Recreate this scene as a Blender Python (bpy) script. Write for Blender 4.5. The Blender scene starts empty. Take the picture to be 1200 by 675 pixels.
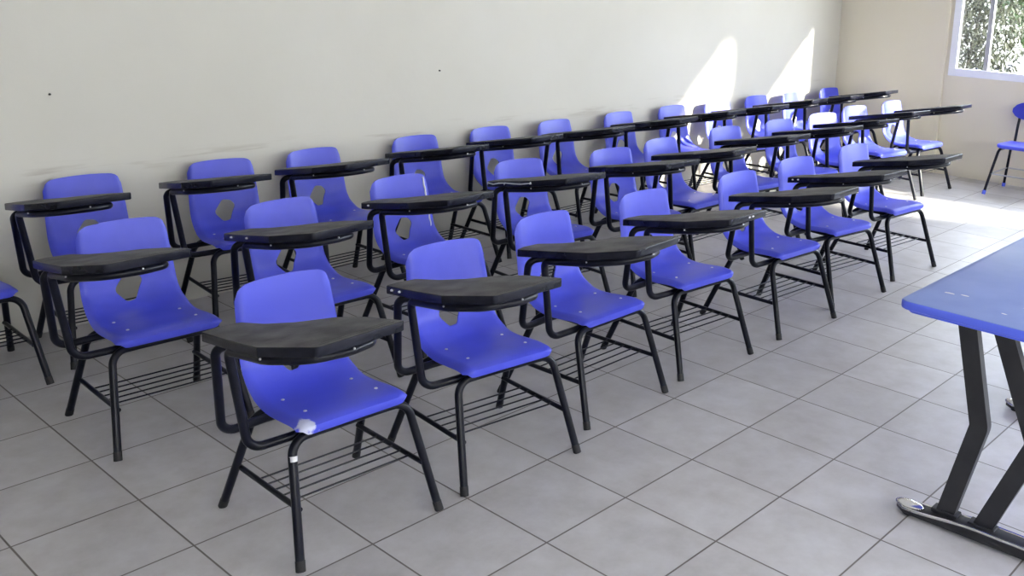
import bpy, bmesh, math, random
from mathutils import Vector, Matrix
random.seed(7)
COL = bpy.context.scene.collection

# ------------------------------------------------------------------ helpers
def link(o, parent=None):
    COL.objects.link(o)
    if parent is not None:
        o.parent = parent
    return o

def new_obj(name, me, parent=None, mats=None):
    o = bpy.data.objects.new(name, me)
    if mats:
        for m in mats:
            me.materials.append(m)
    return link(o, parent)

def smooth(me, angle=40):
    me.polygons.foreach_set('use_smooth', [True] * len(me.polygons))
    me.update()
    try:
        me.set_sharp_from_angle(angle=math.radians(angle))
    except Exception:
        pass

def mesh_from_bm(bm, name, sm=True, angle=40):
    bmesh.ops.recalc_face_normals(bm, faces=bm.faces)
    me = bpy.data.meshes.new(name)
    bm.to_mesh(me); bm.free()
    if sm: smooth(me, angle)
    return me

def fillet(pts, r, n=6, closed=False):
    """round the corners of a polyline"""
    pts = [Vector(p) for p in pts]
    out = []
    N = len(pts)
    for i, p in enumerate(pts):
        if not closed and (i == 0 or i == N - 1):
            out.append(p); continue
        a = pts[(i - 1) % N]; b = pts[(i + 1) % N]
        rr = r[i] if isinstance(r, (list, tuple)) else r
        da = (a - p); db = (b - p)
        la, lb = da.length, db.length
        da.normalize(); db.normalize()
        ang = da.angle(db)
        if rr <= 0 or ang > math.pi - 0.02:
            out.append(p); continue
        t = min(rr / math.tan(ang / 2), la * .48, lb * .48)
        rr2 = t * math.tan(ang / 2)
        c = p + (da + db).normalized() * (rr2 / math.sin(ang / 2))
        s = p + da * t - c; e = p + db * t - c
        tot = s.angle(e)
        ax = s.cross(e).normalized()
        for k in range(n + 1):
            out.append(c + Matrix.Rotation(tot * k / n, 3, ax) @ s)
    return out

def tube(bm, pts, r, seg=10, caps=True):
    pts = [Vector(p) for p in pts]
    t0 = (pts[1] - pts[0]).normalized()
    up = Vector((0, 0, 1)) if abs(t0.z) < .9 else Vector((1, 0, 0))
    n = t0.cross(up).normalized()
    rings = []
    prev = t0
    for i, p in enumerate(pts):
        if i == 0: t = t0
        elif i == len(pts) - 1: t = (pts[i] - pts[i - 1]).normalized()
        else: t = ((pts[i + 1] - pts[i]).normalized() + (pts[i] - pts[i - 1]).normalized()).normalized()
        q = prev.rotation_difference(t)
        n = (q @ n).normalized(); prev = t
        b = t.cross(n)
        ring = [bm.verts.new(p + (n * math.cos(2 * math.pi * k / seg) + b * math.sin(2 * math.pi * k / seg)) * r) for k in range(seg)]
        rings.append(ring)
    for a, b_ in zip(rings, rings[1:]):
        for k in range(seg):
            bm.faces.new((a[k], a[(k + 1) % seg], b_[(k + 1) % seg], b_[k]))
    if caps:
        bm.faces.new(rings[0][::-1]); bm.faces.new(rings[-1])

def box(bm, lo, hi, bev=0.0, mat=None):
    lo = Vector(lo); hi = Vector(hi)
    r = bmesh.ops.create_cube(bm, size=1.0)
    vs = r['verts']
    c = (lo + hi) / 2; s = hi - lo
    for v in vs:
        v.co = Vector((c.x + v.co.x * s.x, c.y + v.co.y * s.y, c.z + v.co.z * s.z))
    if mat is not None:
        for v in vs: v.co = mat @ v.co
    if bev > 0:
        es = list({e for v in vs for e in v.link_edges})
        bmesh.ops.bevel(bm, geom=es, offset=bev, segments=2, profile=.5, affect='EDGES')

def prism(bm, outline, z0, z1, bev=0.0, seg=2):
    """extrude a closed xy outline between z0 and z1 with bevelled rims"""
    def ring(z, off):
        N = len(outline); vs = []
        for i in range(N):
            p = Vector(outline[i]); a = Vector(outline[i - 1]); b = Vector(outline[(i + 1) % N])
            t = (b - a).normalized(); nn = Vector((t.y, -t.x))
            q = p - nn * off
            vs.append(bm.verts.new((q.x, q.y, z)))
        return vs
    prof = []
    if bev > 0:
        for k in range(seg + 1):
            a = math.pi / 2 * k / seg
            prof.append((z0 + bev * (1 - math.sin(a)), bev * (1 - math.cos(a))))
        prof = prof[::-1]
        top = [(z1 - (z - z0), o) for z, o in prof][::-1]
        prof = prof + top
    else:
        prof = [(z0, 0), (z1, 0)]
    rs = [ring(z, o) for z, o in prof]
    N = len(outline)
    for a, b in zip(rs, rs[1:]):
        for k in range(N):
            bm.faces.new((a[k], a[(k + 1) % N], b[(k + 1) % N], b[k]))
    bm.faces.new(rs[0][::-1]); bm.faces.new(rs[-1])

def area_sign(o):
    return sum(o[i - 1][0] * o[i][1] - o[i][0] * o[i - 1][1] for i in range(len(o)))

# ------------------------------------------------------------------ materials
def mat(name, col, rough=.5, metal=0.0, spec=.5):
    m = bpy.data.materials.new(name); m.use_nodes = True
    b = m.node_tree.nodes['Principled BSDF']
    b.inputs['Base Color'].default_value = (*col, 1)
    b.inputs['Roughness'].default_value = rough
    b.inputs['Metallic'].default_value = metal
    b.inputs['Specular IOR Level'].default_value = spec
    return m, m.node_tree, b

def nd(nt, t, **kw):
    n = nt.nodes.new(t)
    for k, v in kw.items(): setattr(n, k, v)
    return n

def noise_mix(name, c1, c2, scale, rough=.5, detail=4, lo=.35, hi=.65, bump=0, bscale=None, spec=.5, stretch=None, metal=0):
    m, nt, b = mat(name, c1, rough, metal, spec)
    tc = nd(nt, 'ShaderNodeTexCoord')
    src = tc.outputs['Object']
    if stretch:
        mp = nd(nt, 'ShaderNodeMapping'); mp.inputs['Scale'].default_value = stretch
        nt.links.new(src, mp.inputs['Vector']); src = mp.outputs['Vector']
    n = nd(nt, 'ShaderNodeTexNoise'); n.inputs['Scale'].default_value = scale; n.inputs['Detail'].default_value = detail
    nt.links.new(src, n.inputs['Vector'])
    r = nd(nt, 'ShaderNodeValToRGB')
    r.color_ramp.elements[0].position = lo; r.color_ramp.elements[1].position = hi
    r.color_ramp.elements[0].color = (*c1, 1); r.color_ramp.elements[1].color = (*c2, 1)
    nt.links.new(n.outputs['Fac'], r.inputs['Fac'])
    nt.links.new(r.outputs['Color'], b.inputs['Base Color'])
    if bump:
        n2 = nd(nt, 'ShaderNodeTexNoise'); n2.inputs['Scale'].default_value = bscale or scale; n2.inputs['Detail'].default_value = 5
        nt.links.new(src, n2.inputs['Vector'])
        bp = nd(nt, 'ShaderNodeBump'); bp.inputs['Strength'].default_value = bump; bp.inputs['Distance'].default_value = .01
        nt.links.new(n2.outputs['Fac'], bp.inputs['Height']); nt.links.new(bp.outputs['Normal'], b.inputs['Normal'])
    return m

M = {}
M['blue'] = noise_mix('blue_polypropylene', (.054, .070, .62), (.064, .082, .68), 9, rough=.36, bump=.05, bscale=260)
M['black'] = noise_mix('black_enamelled_steel', (.0035, .004, .010), (.006, .007, .015), 30, rough=.28, spec=.22)
M['rubber'] = mat('black_rubber', (.012, .012, .014), .7)[0]
M['tablet'] = noise_mix('black_moulded_tablet', (.034, .033, .038), (.125, .120, .125), 11, rough=.55, spec=.22, detail=9, lo=.36, hi=.74, bump=.15, bscale=180)
M['tablet_edge'] = noise_mix('black_edge_banding', (.006, .007, .013), (.013, .014, .024), 20, rough=.26, spec=.22)
M['groove'] = mat('tablet_groove', (.006, .006, .008), .6)[0]
M['rivet'] = mat('zinc_rivet', (.75, .75, .78), .35, .8)[0]
M['chip_glint'] = mat('white_chip_and_glint', (.72, .72, .76), .7)[0]  # chipped plastic, also the painted glints on tablet edges
M['laminate'] = noise_mix('blue_grey_laminate', (.19, .27, .62), (.24, .32, .67), 5, rough=.32, detail=6)
M['edging'] = mat('blue_plastic_edging', (.10, .15, .80), .35)[0]
M['steel_black'] = noise_mix('black_powder_coated_steel', (.008, .008, .011), (.016, .016, .020), 14, rough=.42)
M['chrome'] = mat('worn_chrome', (.72, .72, .74), .18, 1.0)[0]
M['alu_white'] = mat('white_aluminium', (.74, .76, .83), .4)[0]
M['alu_grey'] = mat('grey_aluminium', (.42, .43, .46), .4, .3)[0]
M['leaf'] = noise_mix('leaf_green', (.012, .032, .004), (.035, .080, .010), 3, rough=.6)
M['leaf_dry'] = noise_mix('leaf_olive', (.010, .014, .005), (.030, .033, .014), 4, rough=.7)
M['bark'] = mat('grey_bark', (.10, .085, .07), .8)[0]
M['paving'] = noise_mix('pale_paving', (.55, .54, .50), (.62, .61, .57), 2, rough=.8)
M['outwall'] = noise_mix('outside_plaster', (.62, .60, .55), (.68, .66, .60), 2, rough=.9)
M['ceiling'] = mat('white_ceiling', (.72, .71, .68), .9)[0]
M['nail'] = mat('dark_nail', (.03, .025, .02), .6)[0]

# chair tip worn white (front left corner of one shell)
def worn_blue():
    m, nt, b = mat('blue_polypropylene_worn_corner', (.058, .075, .65), .38)
    tc = nd(nt, 'ShaderNodeTexCoord')
    vm = nd(nt, 'ShaderNodeVectorMath', operation='DISTANCE'); vm.inputs[1].default_value = (.170, -.172, .425)
    nt.links.new(tc.outputs['Object'], vm.inputs[0])
    n = nd(nt, 'ShaderNodeTexNoise'); n.inputs['Scale'].default_value = 38; n.inputs['Detail'].default_value = 6
    nt.links.new(tc.outputs['Object'], n.inputs['Vector'])
    ma = nd(nt, 'ShaderNodeMath', operation='MULTIPLY_ADD'); ma.inputs[1].default_value = .075; 
    nt.links.new(n.outputs['Fac'], ma.inputs[0]); nt.links.new(vm.outputs['Value'], ma.inputs[2])
    r = nd(nt, 'ShaderNodeMapRange'); r.inputs['From Min'].default_value = .058; r.inputs['From Max'].default_value = .070
    r.inputs['To Min'].default_value = .8; r.inputs['To Max'].default_value = 0
    nt.links.new(ma.outputs['Value'], r.inputs['Value'])
    mx = nd(nt, 'ShaderNodeMix', data_type='RGBA')
    mx.inputs[6].default_value = (.058, .075, .65, 1); mx.inputs[7].default_value = (.66, .68, .78, 1)
    nt.links.new(r.outputs['Result'], mx.inputs[0]); nt.links.new(mx.outputs[2], b.inputs['Base Color'])
    return m
M['blue_worn'] = worn_blue()

def wall_mat(name, base, dark, scuff=.45):
    m, nt, b = mat(name, base, .75, spec=.3)
    tc = nd(nt, 'ShaderNodeTexCoord')
    n = nd(nt, 'ShaderNodeTexNoise'); n.inputs['Scale'].default_value = .9; n.inputs['Detail'].default_value = 5
    nt.links.new(tc.outputs['Object'], n.inputs['Vector'])
    mx = nd(nt, 'ShaderNodeMix', data_type='RGBA')
    mx.inputs[6].default_value = (*base, 1); mx.inputs[7].default_value = (*dark, 1)
    r = nd(nt, 'ShaderNodeMapRange'); r.inputs['From Min'].default_value = .35; r.inputs['From Max'].default_value = .75
    nt.links.new(n.outputs['Fac'], r.inputs['Value']); nt.links.new(r.outputs['Result'], mx.inputs[0])
    # chair-back scuff line at about 0.8 m
    sx = nd(nt, 'ShaderNodeSeparateXYZ'); nt.links.new(tc.outputs['Object'], sx.inputs[0])
    n2 = nd(nt, 'ShaderNodeTexNoise'); n2.inputs['Scale'].default_value = 3.0; n2.inputs['Detail'].default_value = 6
    mp = nd(nt, 'ShaderNodeMapping'); mp.inputs['Scale'].default_value = (.8, .8, 9)
    nt.links.new(tc.outputs['Object'], mp.inputs['Vector']); nt.links.new(mp.outputs['Vector'], n2.inputs['Vector'])
    d = nd(nt, 'ShaderNodeMath', operation='SUBTRACT'); d.inputs[1].default_value = .80; nt.links.new(sx.outputs['Z'], d.inputs[0])
    ab = nd(nt, 'ShaderNodeMath', operation='ABSOLUTE'); nt.links.new(d.outputs[0], ab.inputs[0])
    band = nd(nt, 'ShaderNodeMapRange'); band.inputs['From Min'].default_value = .0; band.inputs['From Max'].default_value = .06
    band.inputs['To Min'].default_value = 1; band.inputs['To Max'].default_value = 0
    nt.links.new(ab.outputs[0], band.inputs['Value'])
    th = nd(nt, 'ShaderNodeMapRange'); th.inputs['From Min'].default_value = .55; th.inputs['From Max'].default_value = .68
    nt.links.new(n2.outputs['Fac'], th.inputs['Value'])
    mu = nd(nt, 'ShaderNodeMath', operation='MULTIPLY'); nt.links.new(band.outputs[0], mu.inputs[0]); nt.links.new(th.outputs[0], mu.inputs[1])
    mu2 = nd(nt, 'ShaderNodeMath', operation='MULTIPLY'); mu2.inputs[1].default_value = scuff; nt.links.new(mu.outputs[0], mu2.inputs[0])
    mx2 = nd(nt, 'ShaderNodeMix', data_type='RGBA'); mx2.inputs[7].default_value = (.30, .25, .19, 1)
    nt.links.new(mx.outputs[2], mx2.inputs[6]); nt.links.new(mu2.outputs[0], mx2.inputs[0])
    nt.links.new(mx2.outputs[2], b.inputs['Base Color'])
    n3 = nd(nt, 'ShaderNodeTexNoise'); n3.inputs['Scale'].default_value = 6; n3.inputs['Detail'].default_value = 8
    nt.links.new(tc.outputs['Object'], n3.inputs['Vector'])
    bp = nd(nt, 'ShaderNodeBump'); bp.inputs['Strength'].default_value = .12; bp.inputs['Distance'].default_value = .02
    nt.links.new(n3.outputs['Fac'], bp.inputs['Height']); nt.links.new(bp.outputs['Normal'], b.inputs['Normal'])
    return m
M['wall'] = wall_mat('cream_wall_paint', (.61, .59, .535), (.565, .545, .485))
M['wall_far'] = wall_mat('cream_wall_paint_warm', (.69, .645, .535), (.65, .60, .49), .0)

def floor_mat():
    m, nt, b = mat('ceramic_floor_tiles', (.4, .38, .36), .32)
    T = .40
    tc = nd(nt, 'ShaderNodeTexCoord')
    sx = nd(nt, 'ShaderNodeSeparateXYZ'); nt.links.new(tc.outputs['Object'], sx.inputs[0])
    edges = []; cells = []
    for ax in ('X', 'Y'):
        dv = nd(nt, 'ShaderNodeMath', operation='DIVIDE'); dv.inputs[1].default_value = T
        nt.links.new(sx.outputs[ax], dv.inputs[0])
        fl = nd(nt, 'ShaderNodeMath', operation='FLOOR'); nt.links.new(dv.outputs[0], fl.inputs[0]); cells.append(fl)
        pp_ = nd(nt, 'ShaderNodeMath', operation='PINGPONG'); pp_.inputs[1].default_value = .5
        nt.links.new(dv.outputs[0], pp_.inputs[0]); edges.append(pp_)
    mn = nd(nt, 'ShaderNodeMath', operation='MINIMUM'); nt.links.new(edges[0].outputs[0], mn.inputs[0]); nt.links.new(edges[1].outputs[0], mn.inputs[1])
    gr = nd(nt, 'ShaderNodeMapRange'); gr.inputs['From Min'].default_value = .0060; gr.inputs['From Max'].default_value = .0095
    gr.inputs['To Min'].default_value = 1; gr.inputs['To Max'].default_value = 0
    nt.links.new(mn.outputs[0], gr.inputs['Value'])
    cb = nd(nt, 'ShaderNodeCombineXYZ'); nt.links.new(cells[0].outputs[0], cb.inputs[0]); nt.links.new(cells[1].outputs[0], cb.inputs[1])
    wn = nd(nt, 'ShaderNodeTexWhiteNoise'); nt.links.new(cb.outputs[0], wn.inputs['Vector'])
    # per tile offset mottling
    va = nd(nt, 'ShaderNodeVectorMath', operation='MULTIPLY_ADD'); va.inputs[1].default_value = (7, 7, 7)
    nt.links.new(wn.outputs['Color'], va.inputs[0]); nt.links.new(tc.outputs['Object'], va.inputs[2])
    n = nd(nt, 'ShaderNodeTexNoise'); n.inputs['Scale'].default_value = 7; n.inputs['Detail'].default_value = 7; n.inputs['Roughness'].default_value = .62
    nt.links.new(va.outputs[0], n.inputs['Vector'])
    r = nd(nt, 'ShaderNodeValToRGB'); e = r.color_ramp.elements
    e[0].position = .3; e[0].color = (.405, .385, .385, 1); e[1].position = .68; e[1].color = (.515, .50, .515, 1)
    nt.links.new(n.outputs['Fac'], r.inputs['Fac'])
    hv = nd(nt, 'ShaderNodeHueSaturation'); nt.links.new(r.outputs['Color'], hv.inputs['Color'])
    mr = nd(nt, 'ShaderNodeMapRange'); mr.inputs['To Min'].default_value = .93; mr.inputs['To Max'].default_value = 1.05
    nt.links.new(wn.outputs['Value'], mr.inputs['Value']); nt.links.new(mr.outputs[0], hv.inputs['Value'])
    # long-wave dirt
    n2 = nd(nt, 'ShaderNodeTexNoise'); n2.inputs['Scale'].default_value = .8; n2.inputs['Detail'].default_value = 3
    nt.links.new(tc.outputs['Object'], n2.inputs['Vector'])
    mx = nd(nt, 'ShaderNodeMix', data_type='RGBA'); mx.inputs[7].default_value = (.125, .105, .095, 1)
    nt.links.new(hv.outputs[0], mx.inputs[6]); nt.links.new(gr.outputs[0], mx.inputs[0])
    nt.links.new(mx.outputs[2], b.inputs['Base Color'])
    rr = nd(nt, 'ShaderNodeMapRange'); rr.inputs['To Min'].default_value = .30; rr.inputs['To Max'].default_value = .50
    nt.links.new(n.outputs['Fac'], rr.inputs['Value']); nt.links.new(rr.outputs[0], b.inputs['Roughness'])
    bp = nd(nt, 'ShaderNodeBump'); bp.inputs['Strength'].default_value = .4; bp.inputs['Distance'].default_value = .002; bp.invert = True
    nt.links.new(gr.outputs[0], bp.inputs['Height']); nt.links.new(bp.outputs[0], b.inputs['Normal'])
    return m
M['floor'] = floor_mat()

def glass_mat():
    m = bpy.data.materials.new('window_glass'); m.use_nodes = True
    nt = m.node_tree; nt.nodes.clear()
    o = nd(nt, 'ShaderNodeOutputMaterial'); t = nd(nt, 'ShaderNodeBsdfTransparent'); g = nd(nt, 'ShaderNodeBsdfGlossy')
    t.inputs[0].default_value = (.93, .95, .94, 1); g.inputs['Roughness'].default_value = .03
    mx = nd(nt, 'ShaderNodeMixShader'); mx.inputs[0].default_value = .05
    nt.links.new(t.outputs[0], mx.inputs[1]); nt.links.new(g.outputs[0], mx.inputs[2])
    nt.links.new(mx.outputs[0], o.inputs[0]); return m
M['glass'] = glass_mat()

def screen_mat():
    m = bpy.data.materials.new('insect_mesh'); m.use_nodes = True
    nt = m.node_tree; nt.nodes.clear()
    o = nd(nt, 'ShaderNodeOutputMaterial'); t = nd(nt, 'ShaderNodeBsdfTransparent'); g = nd(nt, 'ShaderNodeBsdfDiffuse')
    g.inputs[0].default_value = (.12, .12, .12, 1)
    mx = nd(nt, 'ShaderNodeMixShader'); mx.inputs[0].default_value = .22
    nt.links.new(t.outputs[0], mx.inputs[1]); nt.links.new(g.outputs[0], mx.inputs[2]); nt.links.new(mx.outputs[0], o.inputs[0]); return m
M['screen'] = screen_mat()

# ------------------------------------------------------------------ the room
XR, YN, YF, H = 4.3, -4.6, 6.97, 4.05
XL0, XL1 = -3.115, -3.055       # the left wall drifts slightly
def struct(name, bm, m, sm=False):
    me = mesh_from_bm(bm, name, sm); o = new_obj(name, me, None, [m]); o['kind'] = 'structure'; return o

bm = bmesh.new(); box(bm, (-3.4, YN - .3, -.12), (XR + .3, YF + .3, 0)); struct('floor', bm, M['floor'])
bm = bmesh.new(); box(bm, (-3.4, YN - .3, H), (XR + .3, YF + .3, H + .15)); struct('ceiling', bm, M['ceiling'])
bm = bmesh.new()
v = [bm.verts.new(p) for p in [(XL0, YN - .2, 0), (XL1, YF + .2, 0), (XL1, YF + .2, H), (XL0, YN - .2, H), (-3.4, YN - .2, 0), (-3.4, YF + .2, 0), (-3.4, YF + .2, H), (-3.4, YN - .2, H)]]
for f in [(0, 1, 2, 3), (4, 7, 6, 5), (0, 4, 5, 1), (3, 2, 6, 7), (0, 3, 7, 4), (1, 5, 6, 2)]: bm.faces.new([v[i] for i in f])
struct('wall_left', bm, M['wall'])
bm = bmesh.new(); box(bm, (XL0 - .05, YN - .2, 0), (XR + .2, YN, H)); struct('wall_back', bm, M['wall'])

# far wall with its long window and unseen high openings added to throw sun patches
WX0, WX1, WZ0, WZ1 = -1.85, 3.65, .985, 2.02
CX0, CX1, CZ0, CZ1 = 1.55, 4.0, 2.66, 3.2
def wall_with_holes(name, x0, x1, z0, z1, holes, y0, y1, m):
    """wall in the xz-plane with rectangular holes; built from a grid of blocks merged into one mesh"""
    xs = sorted({x0, x1, *[h[0] for h in holes], *[h[1] for h in holes]})
    zs = sorted({z0, z1, *[h[2] for h in holes], *[h[3] for h in holes]})
    bm = bmesh.new()
    for i in range(len(xs) - 1):
        for j in range(len(zs) - 1):
            cx, cz = (xs[i] + xs[i + 1]) / 2, (zs[j] + zs[j + 1]) / 2
            if any(h[0] < cx < h[1] and h[2] < cz < h[3] for h in holes): continue
            box(bm, (xs[i], y0, zs[j]), (xs[i + 1], y1, zs[j + 1]))
    bmesh.ops.remove_doubles(bm, verts=bm.verts, dist=1e-5)
    seen = {}
    for f in list(bm.faces):
        k = tuple(sorted(v.index for v in f.verts))
    bm.verts.index_update()
    for f in list(bm.faces):
        k = tuple(sorted(v.index for v in f.verts)); seen.setdefault(k, []).append(f)
    for k, fs in seen.items():
        if len(fs) > 1: bmesh.ops.delete(bm, geom=fs, context='FACES_ONLY')
    return bm
bm = wall_with_holes('wall_far', -3.1, XR + .2, 0, H, [(WX0, WX1, WZ0, WZ1), (1.0, 3.2, 2.08, 2.32), (CX0, CX1, CZ0, CZ1)], YF, YF + .16, M['wall_far'])  # narrow middle hole is unseen, added so sun reaches the middle row
struct('wall_far', bm, M['wall_far'])
bm = bmesh.new(); box(bm, (XL1 - .02, YF - .03, 0), (-1.885, YF + .02, H), .003); struct('wall_far_pillar', bm, M['wall_far']).name = 'trim_1'

# right wall with two wide windows (beyond the frame; they light the room)
RW = [(-4.1, -1.2, .95, 2.5), (-.7, 2.2, .95, 2.5), (2.7, 5.4, .95, 2.5)]
bm = wall_with_holes('wall_right', YN, YF, 0, H, RW, 0, .16, M['wall'])
for vv in bm.verts: vv.co = Vector((XR + vv.co.y, vv.co.x, vv.co.z))
struct('wall_right', bm, M['wall'])

def window(name, x0, x1, z0, z1, muls, screens, place):
    """sliding aluminium window; local x along the wall, y through it"""
    root = bpy.data.objects.new(name, None); link(root); root['kind'] = 'structure'; root.matrix_world = place
    fw = .075
    bm = bmesh.new()
    for a, b in (((x0, 0, z0), (x1, .042, z0 + fw)), ((x0, 0, z1 - fw), (x1, .042, z1)), ((x0, 0, z0 + fw), (x0 + fw, .042, z1 - fw)), ((x1 - fw, 0, z0 + fw), (x1, .042, z1 - fw))):
        box(bm, a, b, .004)
    new_obj('window_frame', mesh_from_bm(bm, 'window_frame', False), root, [M['alu_white']])
    for mx_ in muls:
        bm = bmesh.new(); box(bm, (mx_ - .022, .012, z0 + fw), (mx_ + .022, .05, z1 - fw), .003)
        new_obj('mullion', mesh_from_bm(bm, 'mullion', False), root, [M['alu_grey']])
    xs = [x0 + fw] + list(muls) + [x1 - fw]
    for i in range(len(xs) - 1):
        bm = bmesh.new(); box(bm, (xs[i], .030, z0 + fw), (xs[i + 1], .034, z1 - fw))
        new_obj('window_pane', mesh_from_bm(bm, 'window_pane', False), root, [M['glass']])
        if i in screens:
            bm = bmesh.new(); box(bm, (xs[i], .052, z0 + fw), (xs[i + 1], .053, z1 - fw))
            s = new_obj('insect_screen', mesh_from_bm(bm, 'insect_screen', False), root, [M['screen']])
    return root
window('window_1', WX0, WX1, WZ0, WZ1, [-1.49, -.55, .4, 1.35, 2.3], [0], Matrix.Translation((0, YF - .01, 0)))

def portal(name, loc, rot, sx, sy):
    l = bpy.data.lights.new(name, 'AREA'); l.shape = 'RECTANGLE'; l.size = sx; l.size_y = sy
    l.cycles.is_portal = True
    o = bpy.data.objects.new(name, l); o.location = loc; o.rotation_euler = rot; link(o)
# portals point into the room
portal('portal_far', ((WX0 + WX1) / 2, YF + .14, (WZ0 + WZ1) / 2), (math.radians(-90), 0, 0), WX1 - WX0, WZ1 - WZ0)
portal('portal_high', ((CX0 + CX1) / 2, YF + .14, (CZ0 + CZ1) / 2), (math.radians(-90), 0, 0), CX1 - CX0, CZ1 - CZ0)
for a in RW:
    portal('portal_right', (XR + .14, (a[0] + a[1]) / 2, (a[2] + a[3]) / 2), (math.radians(90), 0, math.radians(90)), a[1] - a[0], a[3] - a[2])

# outside: paving, a boundary wall beyond the yard and an unseen wall added to block sun
bm = bmesh.new(); box(bm, (-30, YF + .16, -.3), (30, 30, -.15)); struct('ground_yard', bm, M['paving']).name = 'floor_outside'
bm = bmesh.new(); box(bm, (XR + .16, -30, -.3), (30, YF + .16, -.15)); struct('ground_side', bm, M['paving']).name = 'floor_side'
bm = bmesh.new(); box(bm, (-14, 15, -.15), (-1.5, 15.2, 2.4)); struct('wall_yard', bm, M['outwall'])
bm = bmesh.new(); box(bm, (7.6, -9, -.15), (7.8, 8.2, 3.9)); struct('sun_block_wall', bm, M['outwall'])  # added out of view to keep sun off the right-hand windows

# ------------------------------------------------------------------ tags
def tag(o, label, cat, group=None, kind=None):
    o['label'] = label; o['category'] = cat
    if group: o['group'] = group
    if kind: o['kind'] = kind
    return o

# ------------------------------------------------------------------ the tablet chair
TR_ = .0146
# side profile of the shell: (x, z, half width)
PROF = [(.178, .400, .198), (.183, .419, .202), (.170, .431, .203), (.12, .435, .203), (.05, .429, .203), (-.03, .420, .201), (-.10, .417, .197),
        (-.16, .425, .194), (-.205, .448, .191), (-.232, .488, .189), (-.246, .545, .187), (-.258, .61, .184), (-.273, .69, .179), (-.291, .778, .172)]
def sample_profile(s):
    """s in 0..1 by arc length, catmull-rom"""
    P = PROF
    if not hasattr(sample_profile, 'L'):
        L = [0]
        for a, b in zip(P, P[1:]): L.append(L[-1] + math.dist(a[:2], b[:2]))
        sample_profile.L = [l / L[-1] for l in L]; sample_profile.tot = L[-1]
    L = sample_profile.L
    s = min(max(s, 0), 1)
    i = max(k for k in range(len(L) - 1) if L[k] <= s + 1e-12)
    t = (s - L[i]) / (L[i + 1] - L[i])
    p = [P[max(i - 1, 0)], P[i], P[i + 1], P[min(i + 2, len(P) - 1)]]
    return [0.5 * ((2 * p[1][k]) + (-p[0][k] + p[2][k]) * t + (2 * p[0][k] - 5 * p[1][k] + 4 * p[2][k] - p[3][k]) * t * t + (-p[0][k] + 3 * p[1][k] - 3 * p[2][k] + p[3][k]) * t ** 3) for k in range(3)]
sample_profile(0)
SL = sample_profile.tot

def sstep(a, b, x):
    t = min(max((x - a) / (b - a), 0), 1); return t * t * (3 - 2 * t)

def shell_mesh():
    NU, NV = 30, 56
    bm = bmesh.new(); grid = []
    for j in range(NV + 1):
        row = []
        for i in range(NU + 1):
            u = -1 + 2 * i / NU
            u = math.copysign(abs(u) ** .85, u)
            def corner(R, w):
                d = max(0, abs(u) * w - (w - R)) / R
                return R * (1 - math.sqrt(max(0, 1 - min(d, 1) ** 2)))
            s0 = corner(.042, .20) / SL
            s1 = 1 - (corner(.042, .172) + .020 * u * u) / SL
            s = s0 + (s1 - s0) * j / NV
            x, z, w = sample_profile(s)
            xa, za, _ = sample_profile(s - .01); xb, zb, _ = sample_profile(s + .01)
            t = Vector((xb - xa, 0, zb - za)).normalized()
            n = Vector((-t.z, 0, t.x))             # points away from the sitter side?
            if n.dot(Vector((1, 0, 1))) < 0: n = -n   # n now towards the sitter
            hip = math.exp(-((s - .56) / .16) ** 2)
            back = sstep(.6, .8, s)
            conc = (.030 * hip + .020 * back) * abs(u) ** 2.2
            curl = -.016 * sstep(.88, 1.0, abs(u)) ** 1.5
            if s < .45: curl *= 1.15
            p = Vector((x, u * w, z)) + n * (conc + curl)
            row.append(bm.verts.new(p))
        grid.append(row)
    for j in range(NV):
        for i in range(NU):
            bm.faces.new((grid[j][i], grid[j][i + 1], grid[j + 1][i + 1], grid[j + 1][i]))
    me = bpy.data.meshes.new('shell_raw'); bm.to_mesh(me); bm.free()
    o = bpy.data.objects.new('shell_raw', me); COL.objects.link(o)
    so = o.modifiers.new('s', 'SOLIDIFY'); so.thickness = .0055; so.offset = 0
    # hexagonal hand hole
    cb = bmesh.new()
    hexp = [(-.011, .056), (.031, .050), (.057, .022), (.017, -.052), (-.022, -.056), (-.062, -.007)]
    hexp = [(p[0], p[1]) for p in fillet([(a, b, 0) for a, b in hexp], .022, 6, True)]
    f0 = [cb.verts.new((-.40, a, .512 + b)) for a, b in hexp]; f1 = [cb.verts.new((-.10, a, .500 + b)) for a, b in hexp]
    for k in range(len(f0)): cb.faces.new((f0[k], f0[(k + 1) % len(f0)], f1[(k + 1) % len(f0)], f1[k]))
    cb.faces.new(f0[::-1]); cb.faces.new(f1)
    bmesh.ops.recalc_face_normals(cb, faces=cb.faces)
    cme = bpy.data.meshes.new('cut'); cb.to_mesh(cme); cb.free()
    co = bpy.data.objects.new('cut', cme); COL.objects.link(co)
    bo = o.modifiers.new('b', 'BOOLEAN'); bo.operation = 'DIFFERENCE'; bo.object = co; bo.solver = 'EXACT'
    dg = bpy.context.evaluated_depsgraph_get()
    res = bpy.data.meshes.new_from_object(o.evaluated_get(dg))
    bpy.data.objects.remove(o); bpy.data.objects.remove(co)
    res.name = 'seat_shell'; smooth(res, 50)
    return res

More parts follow.
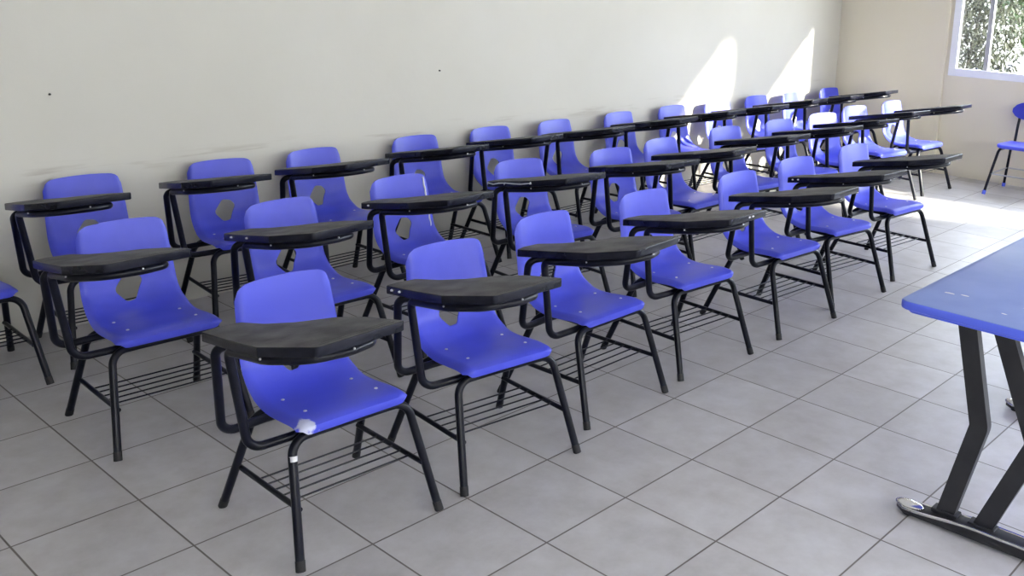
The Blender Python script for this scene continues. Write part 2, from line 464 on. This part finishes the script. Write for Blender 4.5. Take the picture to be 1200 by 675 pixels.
# tablet outline, seen from above (x forward, y to the sitter's left)
TAB = [(-.022, -.402), (-.045, -.345), (-.035, -.272), (.085, -.250), (.175, -.195), (.245, -.105), (.345, -.062), (.530, -.048), (.570, -.350), (.380, -.425), (.150, -.415)]
TABR = [.012, .015, .025, .10, .08, .05, .04, .014, .018, .018, .10]
def tablet_outline():
    o = [(p[0], p[1]) for p in fillet([(a, b, 0) for a, b in TAB], TABR, 6, True)]
    q = []
    for p in o:
        if not q or math.dist(p, q[-1]) > .0015: q.append(p)
    if area_sign(q) < 0: q = q[::-1]
    return q
TZ = .755
SLOPE = .19
def tilt_z(x): return SLOPE * (x - .05)
def tilt(bm):
    for v_ in bm.verts: v_.co.z += tilt_z(v_.co.x)
def tablet_meshes():
    bm = bmesh.new(); prism(bm, tablet_outline(), TZ - .031, TZ, .004, 3); tilt(bm)
    for f_ in bm.faces: f_.normal_update(); f_.material_index = 0 if abs(f_.normal.z) > .85 else 1
    t = mesh_from_bm(bm, 'writing_tablet', True, 45)
    bm = bmesh.new()
    Rg = Matrix.Translation((.545, -.20, 0)) @ Matrix.Rotation(.13, 4, 'Z')
    box(bm, (-.020, -.13, TZ - .0005), (-.016, .13, TZ + .0006), 0, Rg)
    box(bm, (-.036, -.11, TZ - .0005), (-.033, .13, TZ + .0006), 0, Rg)
    tilt(bm)
    g = mesh_from_bm(bm, 'pencil_groove', False)
    return t, g

def build_leg(sx, sy):
    foot = (.262 * sx, .262 * sy, .006)
    top = (.146 if sx > 0 else -.100, .214 * sy, .383)
    inn = (top[0], .10 * sy, .386)
    bm = bmesh.new(); tube(bm, fillet([foot, top, inn], .060, 10), TR_, 12)
    return mesh_from_bm(bm, 'leg')
def build_cap(sx, sy):
    a = Vector((.262 * sx, .262 * sy, .006)); top = Vector((.146 if sx > 0 else -.100, .214 * sy, .383))
    d = (top - a).normalized(); bm = bmesh.new(); tube(bm, [a - d * .006 + Vector((0, 0, .0)), a + d * .028], TR_ + .0009, 12)
    return mesh_from_bm(bm, 'foot_cap')

def leg_at(sx, sy, z):
    a = Vector((.262 * sx, .262 * sy, .006)); top = Vector((.146 if sx > 0 else -.100, .214 * sy, .383))
    return a.lerp(top, (z - a.z) / (top.z - a.z))

CH = {}
def chair_meshes():
    CH['shell'] = shell_mesh()
    for sx in (1, -1):
        for sy in (1, -1):
            CH['leg', sx, sy] = build_leg(sx, sy); CH['cap', sx, sy] = build_cap(sx, sy)
    bm = bmesh.new()
    for x, hz in ((.146, .386), (-.100, .386)):
        tube(bm, [(x, -.11, hz), (x, .11, hz)], TR_, 12)
    for y in (-.13, .13):
        tube(bm, [(.146, y, .388), (-.100, y, .388)], TR_ * .9, 10)
    CH['frame'] = mesh_from_bm(bm, 'seat_frame')
    for sy in (-1, 1):
        a = leg_at(1, sy, .175) - Vector((0, .012 * sy, 0)); b = leg_at(-1, sy, .168) - Vector((0, .012 * sy, 0))
        bm = bmesh.new(); tube(bm, [a, b], .0095, 10); CH['stretcher', sy] = mesh_from_bm(bm, 'stretcher')
    a = leg_at(1, -1, .175); b = leg_at(-1, -1, .168)
    for k in range(5):
        t = .16 + .125 * k
        p = a.lerp(b, t); yy = abs(p.y) - .012
        bm = bmesh.new(); tube(bm, [(p.x, -yy, p.z + .004), (p.x, yy, p.z + .004)], .0033, 8)
        CH['rod', k] = mesh_from_bm(bm, 'rack_rod')
    # the arm: one bent tube from under the seat, up, round below the tablet, down and back under the seat
    zt = TZ - .031 - TR_ - .003
    zb = .385
    def q(x, y): return (x, y, zt + tilt_z(x))
    pts = [(-.050, .02, zb), (-.050, -.20, zb), (-.050, -.345, zb - .006), q(.030, -.386), q(.075, -.300), q(.190, -.215), q(.335, -.120), q(.480, -.115), q(.520, -.22),
           q(.495, -.330), q(.360, -.392), q(.118, -.386), (.108, -.335, zb - .006), (.116, -.20, zb - .004), (.116, -.13, zb + .0), (.116, .0, zb + .0)]
    rr = [0, .1, .055, .035, .08, .15, .07, .06, .08, .10, .15, .035, .055, .06, .05, 0]
    bm = bmesh.new(); tube(bm, fillet(pts, rr, 8), TR_, 12); CH['arm'] = mesh_from_bm(bm, 'arm_frame')
    CH['tablet'], CH['groove'] = tablet_meshes()
    bm = bmesh.new()
    bmesh.ops.create_uvsphere(bm, u_segments=10, v_segments=6, radius=.0065)
    for v_ in bm.verts: v_.co.z *= .45
    CH['rivet'] = mesh_from_bm(bm, 'rivet')
    bm = bmesh.new(); bmesh.ops.create_uvsphere(bm, u_segments=8, v_segments=6, radius=.0036); CH['screw'] = mesh_from_bm(bm, 'screw')
    def setm(k, m):
        idx = [p.material_index for p in CH[k].polygons]
        CH[k].materials.clear(); CH[k].materials.append(m)
        if k == 'tablet':
            CH[k].materials.append(M['tablet_edge']); CH[k].polygons.foreach_set('material_index', idx)
    setm('shell', M['blue']); setm('frame', M['black']); setm('arm', M['black']); setm('tablet', M['tablet']); setm('groove', M['groove']); setm('rivet', M['rivet']); setm('screw', M['rivet'])
    for k in list(CH):
        if isinstance(k, tuple): setm(k, M['rubber'] if k[0] == 'cap' else M['black'])
chair_meshes()

def make_chair():
    root = bpy.data.objects.new('tablet_arm_chair', None); link(root); root.empty_display_size = .2
    sh = new_obj('seat_shell', CH['shell'], root)
    for x, y in ((-.060, -.13), (.082, -.128), (-.060, .13), (.082, .128)):
        near = min((v_.co for v_ in CH['shell'].vertices if v_.co.z < .5), key=lambda c: (c.x - x) ** 2 + (c.y - y) ** 2 - c.z * .01)
        r = new_obj('rivet', CH['rivet'], sh); r.location = (near.x, near.y, near.z + .001)
    for sx in (1, -1):
        for sy in (1, -1):
            l = new_obj('leg', CH['leg', sx, sy], root); new_obj('foot_cap', CH['cap', sx, sy], l)
    new_obj('seat_frame', CH['frame'], root)
    for sy in (-1, 1): new_obj('stretcher', CH['stretcher', sy], root)
    rk = new_obj('book_rack', CH['rod', 0], root)
    for k in range(1, 5): new_obj('rack_rod', CH['rod', k], rk)
    new_obj('arm_frame', CH['arm'], root)
    t = new_obj('writing_tablet', CH['tablet'], root); new_obj('pencil_groove', CH['groove'], t)
    for p in ((.20, -.390), (.360, -.405), (.530, -.215)):
        s = new_obj('screw', CH['screw'], t); s.location = (p[0] + .004, p[1] - .004, TZ - .040 + tilt_z(p[0]))
    return root

def copy_tree(o, parent=None):
    c = o.copy(); COL.objects.link(c)
    if parent is not None: c.parent = parent
    for ch in o.children: copy_tree(ch, c)
    return c

POSES = {'A1': (-0.685, -0.769, -0.04), 'A2': (-0.651, -0.104, -0.119), 'A3': (-0.73, 0.558, 0.007), 'A4': (-0.739, 1.257, -0.078), 'A5': (-0.705, 2.05, -0.065), 'A6': (-0.739, 2.719, -0.124), 'A7': (-0.745, 3.48, -0.09),
 'B0': (-2.02, -1.69, -.03), 'B1': (-1.781, -0.858, -0.047), 'B2': (-1.701, -0.175, -0.003), 'B3': (-1.801, 0.558, -0.005), 'B4': (-1.749, 1.335, -0.107), 'B5': (-1.665, 2.038, -0.116), 'B6': (-1.71, 2.623, -0.015), 'B7': (-1.751, 3.404, -0.113), 'B8': (-1.711, 4.076, -0.117), 'B9': (-1.692, 4.692, -0.214), 'B10': (-1.76, 5.385, -0.179), 'B11': (-1.724, 6.076, -0.068),
 'C1': (-2.77, -0.634, -0.06), 'C2': (-2.752, 0.051, -0.118), 'C3': (-2.742, 0.651, 0.015), 'C4': (-2.755, 1.388, -0.028), 'C5': (-2.75, 2.019, -0.052), 'C6': (-2.718, 2.64, 0.026), 'C7': (-2.719, 3.358, 0.024), 'C8': (-2.72, 4.028, -0.035), 'C9': (-2.684, 4.63, -0.069), 'C10': (-2.701, 5.28, -0.05), 'C11': (-2.66, 5.865, -0.035), 'C12': (-2.64, 6.541, -0.055)}
POSES['B0'] = (-2.70, -1.30, -.03)
ORD = ['nearest', 'second', 'third', 'fourth', 'fifth', 'sixth', 'seventh', 'eighth', 'ninth', 'tenth', 'eleventh', 'farthest']
LAB = {
 'A1': 'nearest blue tablet chair, with its seat corner worn white, beside the open floor',
 'A2': 'blue tablet chair second from the camera in the row beside the open floor',
 'A7': 'blue tablet chair at the far end of the row beside the open floor',
 'B0': 'nearest blue chair of the left wall row, cut off by the left edge, tablet hidden',
 'B1': 'nearest blue tablet chair of the middle row, to the left of the worn front chair',
 'B3': 'blue tablet chair with a white crack line down its backrest, third in the middle row',
 'B4': 'blue tablet chair whose black tablet has a chipped white edge, fourth in the middle row',
 'B10': 'brightly sunlit blue tablet chair, second from the far end of the middle row',
 'B11': 'blue tablet chair at the far end of the middle row beside the cream far wall',
 'C11': 'sunlit blue tablet chair against the left wall, just before the shaded corner chair',
 'C12': 'shaded dark blue tablet chair in the corner of left wall and far wall',
}
ROWN = {'A': 'in the row beside the open floor', 'B': 'in the middle row', 'C': 'in the row against the left wall'}
proto = make_chair(); first = True
chairs = {}
for n, (x, y, th) in POSES.items():
    o = proto if first else copy_tree(proto); first = False
    o.location = (x, y, 0); o.rotation_euler = (0, 0, th)
    k = int(n[1:])
    lab = LAB.get(n) or 'blue tablet chair, %s from the camera %s' % (ORD[k if n[0] == 'C' else k - 1], ROWN[n[0]])
    tag(o, lab, 'chair', 'blue tablet-arm chairs in rows')
    chairs[n] = o

def part(root, name): return [c for c in root.children if c.name.split('.')[0] == name][0]
# individual wear
s = part(chairs['A1'], 'seat_shell'); s.data = s.data.copy(); s.data.materials.clear(); s.data.materials.append(M['blue_worn']); s['label'] = 'blue shell with front corner worn white'
bm = bmesh.new(); a = leg_at(1, -1, .322); b = leg_at(1, -1, .338); tube(bm, [a + Vector((.004, 0, 0)), b + Vector((.004, .0, 0))], TR_ * .93, 10)
new_obj('worn_paint', mesh_from_bm(bm, 'worn_paint'), [c for c in chairs['A1'].children if c.name.startswith('leg')][1], [M['chip_glint']])
# white crack down the back of B3
bm = bmesh.new()
pp = []
for k in range(25):
    sv = .99 - .016 * k - .03
    x, z, w = sample_profile(sv)
    yy = w * (.86 - .0 * k) + .0015 * math.sin(k * 1.7)
    pp.append(Vector((x + .0185, yy, z)))
tube(bm, pp, .0052, 6)
new_obj('crack_line', mesh_from_bm(bm, 'crack_line'), part(chairs['B3'], 'seat_shell'), [M['chip_glint']])
# chipped tablet edge of B4
ol = tablet_outline()
front = [p for p in ol if p[1] < -.36 and -.02 < p[0] < .50]
front.sort(key=lambda p: p[0])
bm = bmesh.new(); pp = []
random.seed(3)
for a, b in zip(front, front[1:]):
    for t in (0, .33, .66):
        pp.append(Vector((a[0] + (b[0] - a[0]) * t + .001, a[1] + (b[1] - a[1]) * t - .001, TZ - .008 - random.random() * .010 + tilt_z(a[0] + (b[0] - a[0]) * t))))
tube(bm, pp, .0036, 5)
new_obj('chipped_edge', mesh_from_bm(bm, 'chipped_edge'), part(chairs['B4'], 'writing_tablet'), [M['chip_glint']])
# white blobs standing in for screw glints on other tablets
for n, pts in {'B2': [(.06, -.410), (.20, -.418)], 'A4': [(.545, -.17), (.549, -.20)], 'A2': [(.03, -.407), (.09, -.411)], 'A6': [(.02, -.406), (.06, -.409)], 'B3': [(.05, -.409)]}.items():
    for p in pts:
        bm = bmesh.new(); bmesh.ops.create_uvsphere(bm, u_segments=8, v_segments=5, radius=.006)
        for v_ in bm.verts: v_.co = Vector((v_.co.x + p[0], v_.co.y * 1.3 + p[1], v_.co.z * .7 + TZ - .013 + tilt_z(p[0])))
        new_obj('edge_glint', mesh_from_bm(bm, 'edge_glint'), part(chairs[n], 'writing_tablet'), [M['chip_glint']])

# ------------------------------------------------------------------ teacher's tables
def table(name_label, x0, y0, L, W, legs=True, rot=0.0):
    root = bpy.data.objects.new('classroom_table', None); link(root)
    root.location = (x0, y0, 0); root.rotation_euler = (0, 0, rot)
    ZT = .785
    def rr(x0, y0, x1, y1, r):
        o = fillet([(x0, y0, 0), (x1, y0, 0), (x1, y1, 0), (x0, y1, 0)], r, 8, True)
        o = [(p.x, p.y) for p in o]
        return o if area_sign(o) > 0 else o[::-1]
    bm = bmesh.new(); prism(bm, rr(0.004, 0.004, W - .004, L - .004, .035), ZT - .018, ZT, .002, 2)
    new_obj('tabletop', mesh_from_bm(bm, 'tabletop', True, 30), root, [M['laminate']])
    bm = bmesh.new(); prism(bm, rr(0, 0, W, L, .04), ZT - .032, ZT - .001, .008, 3)
    new_obj('edge_band', mesh_from_bm(bm, 'edge_band', True, 50), root, [M['edging']])
    bm = bmesh.new(); prism(bm, rr(.03, .008, W - .03, L - .008, .03), ZT - .040, ZT - .031, .002, 1)
    new_obj('underside_panel', mesh_from_bm(bm, 'underside_panel', True, 50), root, [M['edging']])
    for yc, fx0 in ((.035, .062), (L - .215, .030)):
        # foot bar
        bm = bmesh.new()
        nx = 24; fx1 = W - .055; hw = .038
        rings = []
        for i in range(nx + 1):
            t = i / nx; x = fx0 + (fx1 - fx0) * t
            e = min(t, 1 - t) * (fx1 - fx0)
            w_ = hw * math.sqrt(max(.02, 1 - max(0, 1 - e / hw) ** 2))
            h_ = .034 + .022 * sstep(.05, .30, e) 
            ring = []
            for k in range(12):
                a = 2 * math.pi * k / 12 + math.pi / 12
                yy = max(-1, min(1, 1.25 * math.cos(a))) * w_; zz = (max(-1, min(1, 1.25 * math.sin(a))) * .5 + .5) * (h_ - .010) + .010
                ring.append(bm.verts.new((x, yc + yy, zz)))
            rings.append(ring)
        for a, b in zip(rings, rings[1:]):
            for k in range(12): bm.faces.new((a[k], a[(k + 1) % 12], b[(k + 1) % 12], b[k]))
        bm.faces.new(rings[0][::-1]); bm.faces.new(rings[-1])
        ft = new_obj('foot_bar', mesh_from_bm(bm, 'foot_bar', True, 50), root, [M['steel_black']])
        # chrome trim round the rim of the foot
        bm = bmesh.new(); pts = []
        for sg in (-1, 1):
            seq = range(nx + 1) if sg < 0 else range(nx, -1, -1)
            for i in seq:
                t = i / nx; x = fx0 + (fx1 - fx0) * t; e = min(t, 1 - t) * (fx1 - fx0)
                w_ = hw * math.sqrt(max(.02, 1 - max(0, 1 - e / hw) ** 2)) * .9
                h_ = .034 + .022 * sstep(.05, .30, e)
                pts.append((x, yc + sg * w_, h_ - .003))
        pts.append(pts[0])
        tube(bm, pts, .0055, 8)
        new_obj('chrome_trim', mesh_from_bm(bm, 'chrome_trim'), ft, [M['chrome']])
        for xe in (fx0 + .045, fx1 - .045):
            bm = bmesh.new(); bmesh.ops.create_uvsphere(bm, u_segments=18, v_segments=10, radius=1)
            for v_ in bm.verts: v_.co = Vector((xe + v_.co.x * .052, yc + v_.co.y * .031, .036 + v_.co.z * .010))
            new_obj('chrome_cap', mesh_from_bm(bm, 'chrome_cap'), ft, [M['chrome']])
            bm = bmesh.new(); bmesh.ops.create_cone(bm, cap_ends=True, segments=16, radius1=.022, radius2=.022, depth=.014)
            for v_ in bm.verts: v_.co += Vector((xe, yc, .007))
            new_obj('levelling_pad', mesh_from_bm(bm, 'levelling_pad'), ft, [M['rubber']])
        # two cranked flat legs
        for (xt, xk, xb, zk) in ((.235, .315, .235, .405), (.355, .500, .365, .400)):
            bm = bmesh.new()
            hw2, hd = .031, .017
            y = yc + .012
            path = fillet([(xt, y, ZT - .033), (xk, y, zk), (xb, y, .046)], .05, 4)
            rings = []
            for i, p in enumerate(path):
                if i == 0: t = (path[1] - p)
                elif i == len(path) - 1: t = (p - path[i - 1])
                else: t = (path[i + 1] - path[i - 1])
                t.normalize(); n_ = Vector((t.z, 0, -t.x))
                if i in (0, len(path) - 1): n_ = Vector((-1, 0, 0)); sc = 1 / abs(t.z)
                else: sc = 1
                rings.append([bm.verts.new(p + n_ * hw2 * a * sc + Vector((0, hd * b, 0))) for a, b in ((-1, -1), (1, -1), (1, 1), (-1, 1))])
            for a, b in zip(rings, rings[1:]):
                for k in range(4): bm.faces.new((a[k], a[(k + 1) % 4], b[(k + 1) % 4], b[k]))
            bm.faces.new(rings[0][::-1]); bm.faces.new(rings[-1])
            bmesh.ops.bevel(bm, geom=[e for e in bm.edges if len(e.link_faces) == 2 and e.calc_face_angle(0) > .8], offset=.003, segments=2, affect='EDGES')
            lg = new_obj('leg', mesh_from_bm(bm, 'leg', True, 35), root, [M['steel_black']])
            bm = bmesh.new(); box(bm, (xb - .046, y - .024, .044), (xb + .046, y + .024, .060), .003)
            new_obj('leg_plate', mesh_from_bm(bm, 'leg_plate', False), lg, [M['steel_black']])
    tag(root, name_label, 'table')
    # worn spots on top
    return root
t1 = table('blue table with bent black legs and chrome-trimmed foot bar in the right foreground', .685, .60, 1.42, 1.0)
t2 = table('second blue table barely showing behind the far end of the foreground table', .66, 2.06, 1.42, 1.0)
tt = part(t1, 'tabletop')
for (x, y, w_, h_) in ((.10, .20, .016, .006), (.15, .215, .014, .005), (.36, .23, .012, .004), (.32, .12, .010, .004)):
    bm = bmesh.new(); pts = []
    for k in range(14):
        a = 2 * math.pi * k / 14; r_ = 1 + .35 * random.uniform(-1, 1)
        pts.append((x + math.cos(a) * w_ * r_, y + math.sin(a) * h_ * r_))
    prism(bm, pts, .7845, .7854)
    new_obj('paint_scuff', mesh_from_bm(bm, 'paint_scuff', False), tt, [M['chip_glint']])

# ------------------------------------------------------------------ visitor chair by the far wall
def visitor_chair():
    root = bpy.data.objects.new('stacking_chair', None); link(root)
    def bend(nm, pts, r, rad, m, parent):
        bm = bmesh.new(); tube(bm, fillet(pts, r, 8), rad, 12); return new_obj(nm, mesh_from_bm(bm, nm), parent, [m])
    # local: faces -x ; origin at centre on floor
    bm = bmesh.new()
    o = fillet([(-.21, -.20, 0), (.19, -.185, 0), (.19, .185, 0), (-.21, .20, 0)], .06, 8, True); o = [(p.x, p.y) for p in o]
    if area_sign(o) < 0: o = o[::-1]
    prism(bm, o, .425, .458, .012, 4)
    for v_ in bm.verts: v_.co.z += -.10 * max(0, (v_.co.x + .05)) * .25 + .02 * (v_.co.y / .2) ** 2 * .4
    new_obj('seat', mesh_from_bm(bm, 'seat', True, 60), root, [M['blue']])
    for sy in (-1, 1):
        l = bend('leg', [(-.262, .232 * sy, .01), (-.165, .175 * sy, .412), (-.05, .165 * sy, .412)], .05, .0125, M['black'], root)
        a = Vector((-.262, .232 * sy, .01)); d = (Vector((-.165, .175 * sy, .412)) - a).normalized()
        bm = bmesh.new(); tube(bm, [a - d * .008, a + d * .030], .0165, 12); c = new_obj('foot_cap', mesh_from_bm(bm, 'foot_cap'), l, [M['edging']]); c['label'] = 'blue plastic foot cap'
        l = bend('leg', [(.262, .232 * sy, .01), (.165, .175 * sy, .405), (.0, .165 * sy, .412)], .05, .0125, M['black'], root)
        a = Vector((.262, .232 * sy, .01)); d = (Vector((.165, .175 * sy, .405)) - a).normalized()
        bm = bmesh.new(); tube(bm, [a - d * .008, a + d * .030], .0165, 12); new_obj('foot_cap', mesh_from_bm(bm, 'foot_cap'), l, [M['edging']])
        bend('back_post', [(.10, .165 * sy, .410), (.215, .165 * sy, .42), (.235, .160 * sy, .60), (.275, .150 * sy, .80)], .05, .0125, M['black'], root)
    z = .19
    def lp(sx, sy): return Vector((-.262 * -sx, .232 * sy, .01)).lerp(Vector((-.165 * -sx, .175 * sy, .412)), (z - .01) / .402)
    bm = bmesh.new(); ring = [lp(-1, -1), lp(1, -1), lp(1, 1), lp(-1, 1)]
    for i in range(4): tube(bm, [ring[i], ring[(i + 1) % 4]], .007, 8)
    s_ = new_obj('stretcher_ring', mesh_from_bm(bm, 'stretcher_ring'), root, [M['alu_grey']]); s_['label'] = 'grey metal stretcher ring'
    # backrest panel, curved, rounded ends
    bm = bmesh.new(); g = []
    for j in range(9):
        row = []
        for i in range(17):
            u = -1 + i / 8; vv = -1 + j / 4
            hh = .085 * math.sqrt(max(.03, 1 - abs(u) ** 3.2))
            zc = .735 + vv * hh
            row.append(bm.verts.new((.262 + .018 * vv * hh / .085 - .03 * u * u, u * .225, zc)))
        g.append(row)
    for j in range(8):
        for i in range(16): bm.faces.new((g[j][i], g[j][i + 1], g[j + 1][i + 1], g[j + 1][i]))
    ex = bmesh.ops.solidify(bm, geom=bm.faces[:], thickness=.014)
    new_obj('backrest', mesh_from_bm(bm, 'backrest', True, 60), root, [M['blue']])
    return root
vc = visitor_chair()
vc.location = (-.905, 6.60, 0); vc.rotation_euler = (0, 0, math.radians(91))
tag(vc, 'blue chair without tablet, with blue foot caps, by the far wall under the window', 'chair')

# ------------------------------------------------------------------ small marks on the left wall
def wall_x(y): return XL0 + (XL1 - XL0) * (y - YN + .2) / (YF - YN + .4)
for y, z, lab in ((-.71, 1.18, 'small dark nail hole plug on the left wall above the nearest wall chair'), (1.64, 1.18, 'tiny dark nail in the left wall above the middle chairs')):
    bm = bmesh.new(); bmesh.ops.create_cone(bm, cap_ends=True, segments=10, radius1=.006, radius2=.004, depth=.014)
    for v_ in bm.verts: v_.co = Vector((wall_x(y) + .004 + v_.co.z, y + v_.co.x, z + v_.co.y))
    tag(new_obj('wall_nail', mesh_from_bm(bm, 'wall_nail'), None, [M['nail']]), lab, 'nail')

# ------------------------------------------------------------------ greenery outside the far window
def shrub(name, cx, cy, rx, ry, z0, z1, n, size, m, label, seed, stems=5):
    rnd = random.Random(seed)
    root = bpy.data.objects.new(name, None); link(root); root.location = (cx, cy, -.15)
    bm = bmesh.new()
    for k in range(stems):
        a = rnd.uniform(0, 6.28); r = rnd.uniform(.1, .6)
        tube(bm, [(0.05 * math.cos(a), .05 * math.sin(a), 0), (rx * r * .5 * math.cos(a), ry * r * .5 * math.sin(a), (z1) * .45), (rx * r * math.cos(a), ry * r * math.sin(a), z1 * .93)], .016, 6)
    new_obj('stem', mesh_from_bm(bm, 'stem'), root, [M['bark']])
    verts = []; faces = []
    for _ in range(n):
        while True:
            x, y, z = (rnd.uniform(-1, 1) for _ in range(3))
            if x * x + y * y + z * z < 1: break
        c = Vector((x * rx, y * ry, (z0 + z1) / 2 + z * (z1 - z0) / 2))
        R = Matrix.Rotation(rnd.uniform(0, 6.28), 3, 'Z') @ Matrix.Rotation(rnd.uniform(-1.3, 1.3), 3, 'X') @ Matrix.Rotation(rnd.uniform(-.6, .6), 3, 'Y')
        s = size * rnd.uniform(.6, 1.3)
        b = len(verts)
        for p in ((0, -1, 0), (.36, -.3, .12), (.30, .45, .10), (0, 1, -.1), (-.30, .45, .10), (-.36, -.3, .12)):
            verts.append(c + R @ (Vector(p) * s))
        faces += [(b, b + 1, b + 2, b + 3), (b, b + 3, b + 4, b + 5)]
    me = bpy.data.meshes.new('foliage'); me.from_pydata(verts, [], faces); me.update()
    new_obj('foliage', me, root, [m])
    tag(root, label, 'shrub')
shrub('garden_shrub', -2.75, 9.3, .80, .5, .0, 2.6, 9500, .040, M['leaf_dry'], 'dense small-leaved olive shrub seen through the left window pane', 1)
shrub('garden_bush', -.75, 9.3, .95, .5, -.1, 1.35, 1500, .06, M['leaf'], 'low green bush outside, seen through the bottom of the right window pane', 2)
shrub('garden_tree', -1.6, 11.0, 1.8, .7, 1.15, 3.0, 4200, .085, M['leaf'], 'broad-leaved green tree hanging over the yard in the right window pane', 3, 3)

# ------------------------------------------------------------------ light
w = bpy.data.worlds.new('sky'); bpy.context.scene.world = w; w.use_nodes = True
bg = w.node_tree.nodes['Background']; bg.inputs[0].default_value = (.84, .91, 1.05, 1); bg.inputs[1].default_value = 20.0
sun = bpy.data.lights.new('sun', 'SUN'); sun.energy = 40; sun.angle = math.radians(2.6); sun.color = (1, .93, .80)
so = bpy.data.objects.new('sun', sun); link(so)
d = Vector((-2.28, -1, -.90)); so.rotation_euler = d.to_track_quat('-Z', 'Y').to_euler(); so.location = (8, 12, 8)

# ------------------------------------------------------------------ camera
f, yaw, pit, rol = 1148.34, math.radians(40.4196), math.radians(-12.9767), math.radians(2.1153)
PX, PY = 729.05, 234.31
cyw, syw = math.cos(yaw), math.sin(yaw)
F = Vector((-syw * math.cos(pit), cyw * math.cos(pit), math.sin(pit)))
R0 = Vector((cyw, syw, 0)); U0 = R0.cross(F)
R = R0 * math.cos(rol) + U0 * math.sin(rol); U = -R0 * math.sin(rol) + U0 * math.cos(rol)
cam = bpy.data.cameras.new('camera'); co = bpy.data.objects.new('camera', cam); link(co)
mw = Matrix.Identity(4)
for i in range(3): mw[i][0] = R[i]; mw[i][1] = U[i]; mw[i][2] = -F[i]
mw.translation = Vector((2.040, -2.475, 1.841)); co.matrix_world = mw
cam.sensor_fit = 'HORIZONTAL'; cam.sensor_width = 36; cam.lens = f / 1200 * 36
cam.shift_x = (600 - PX) / 1200; cam.shift_y = (PY - 337.5) / 1200
cam.clip_start = .05; cam.clip_end = 200
sc = bpy.context.scene; sc.camera = co
sc.view_settings.view_transform = 'Standard'; sc.view_settings.look = 'None'; sc.view_settings.gamma = 1
sc.view_settings.use_curve_mapping = False; sc.view_settings.exposure = 0.16
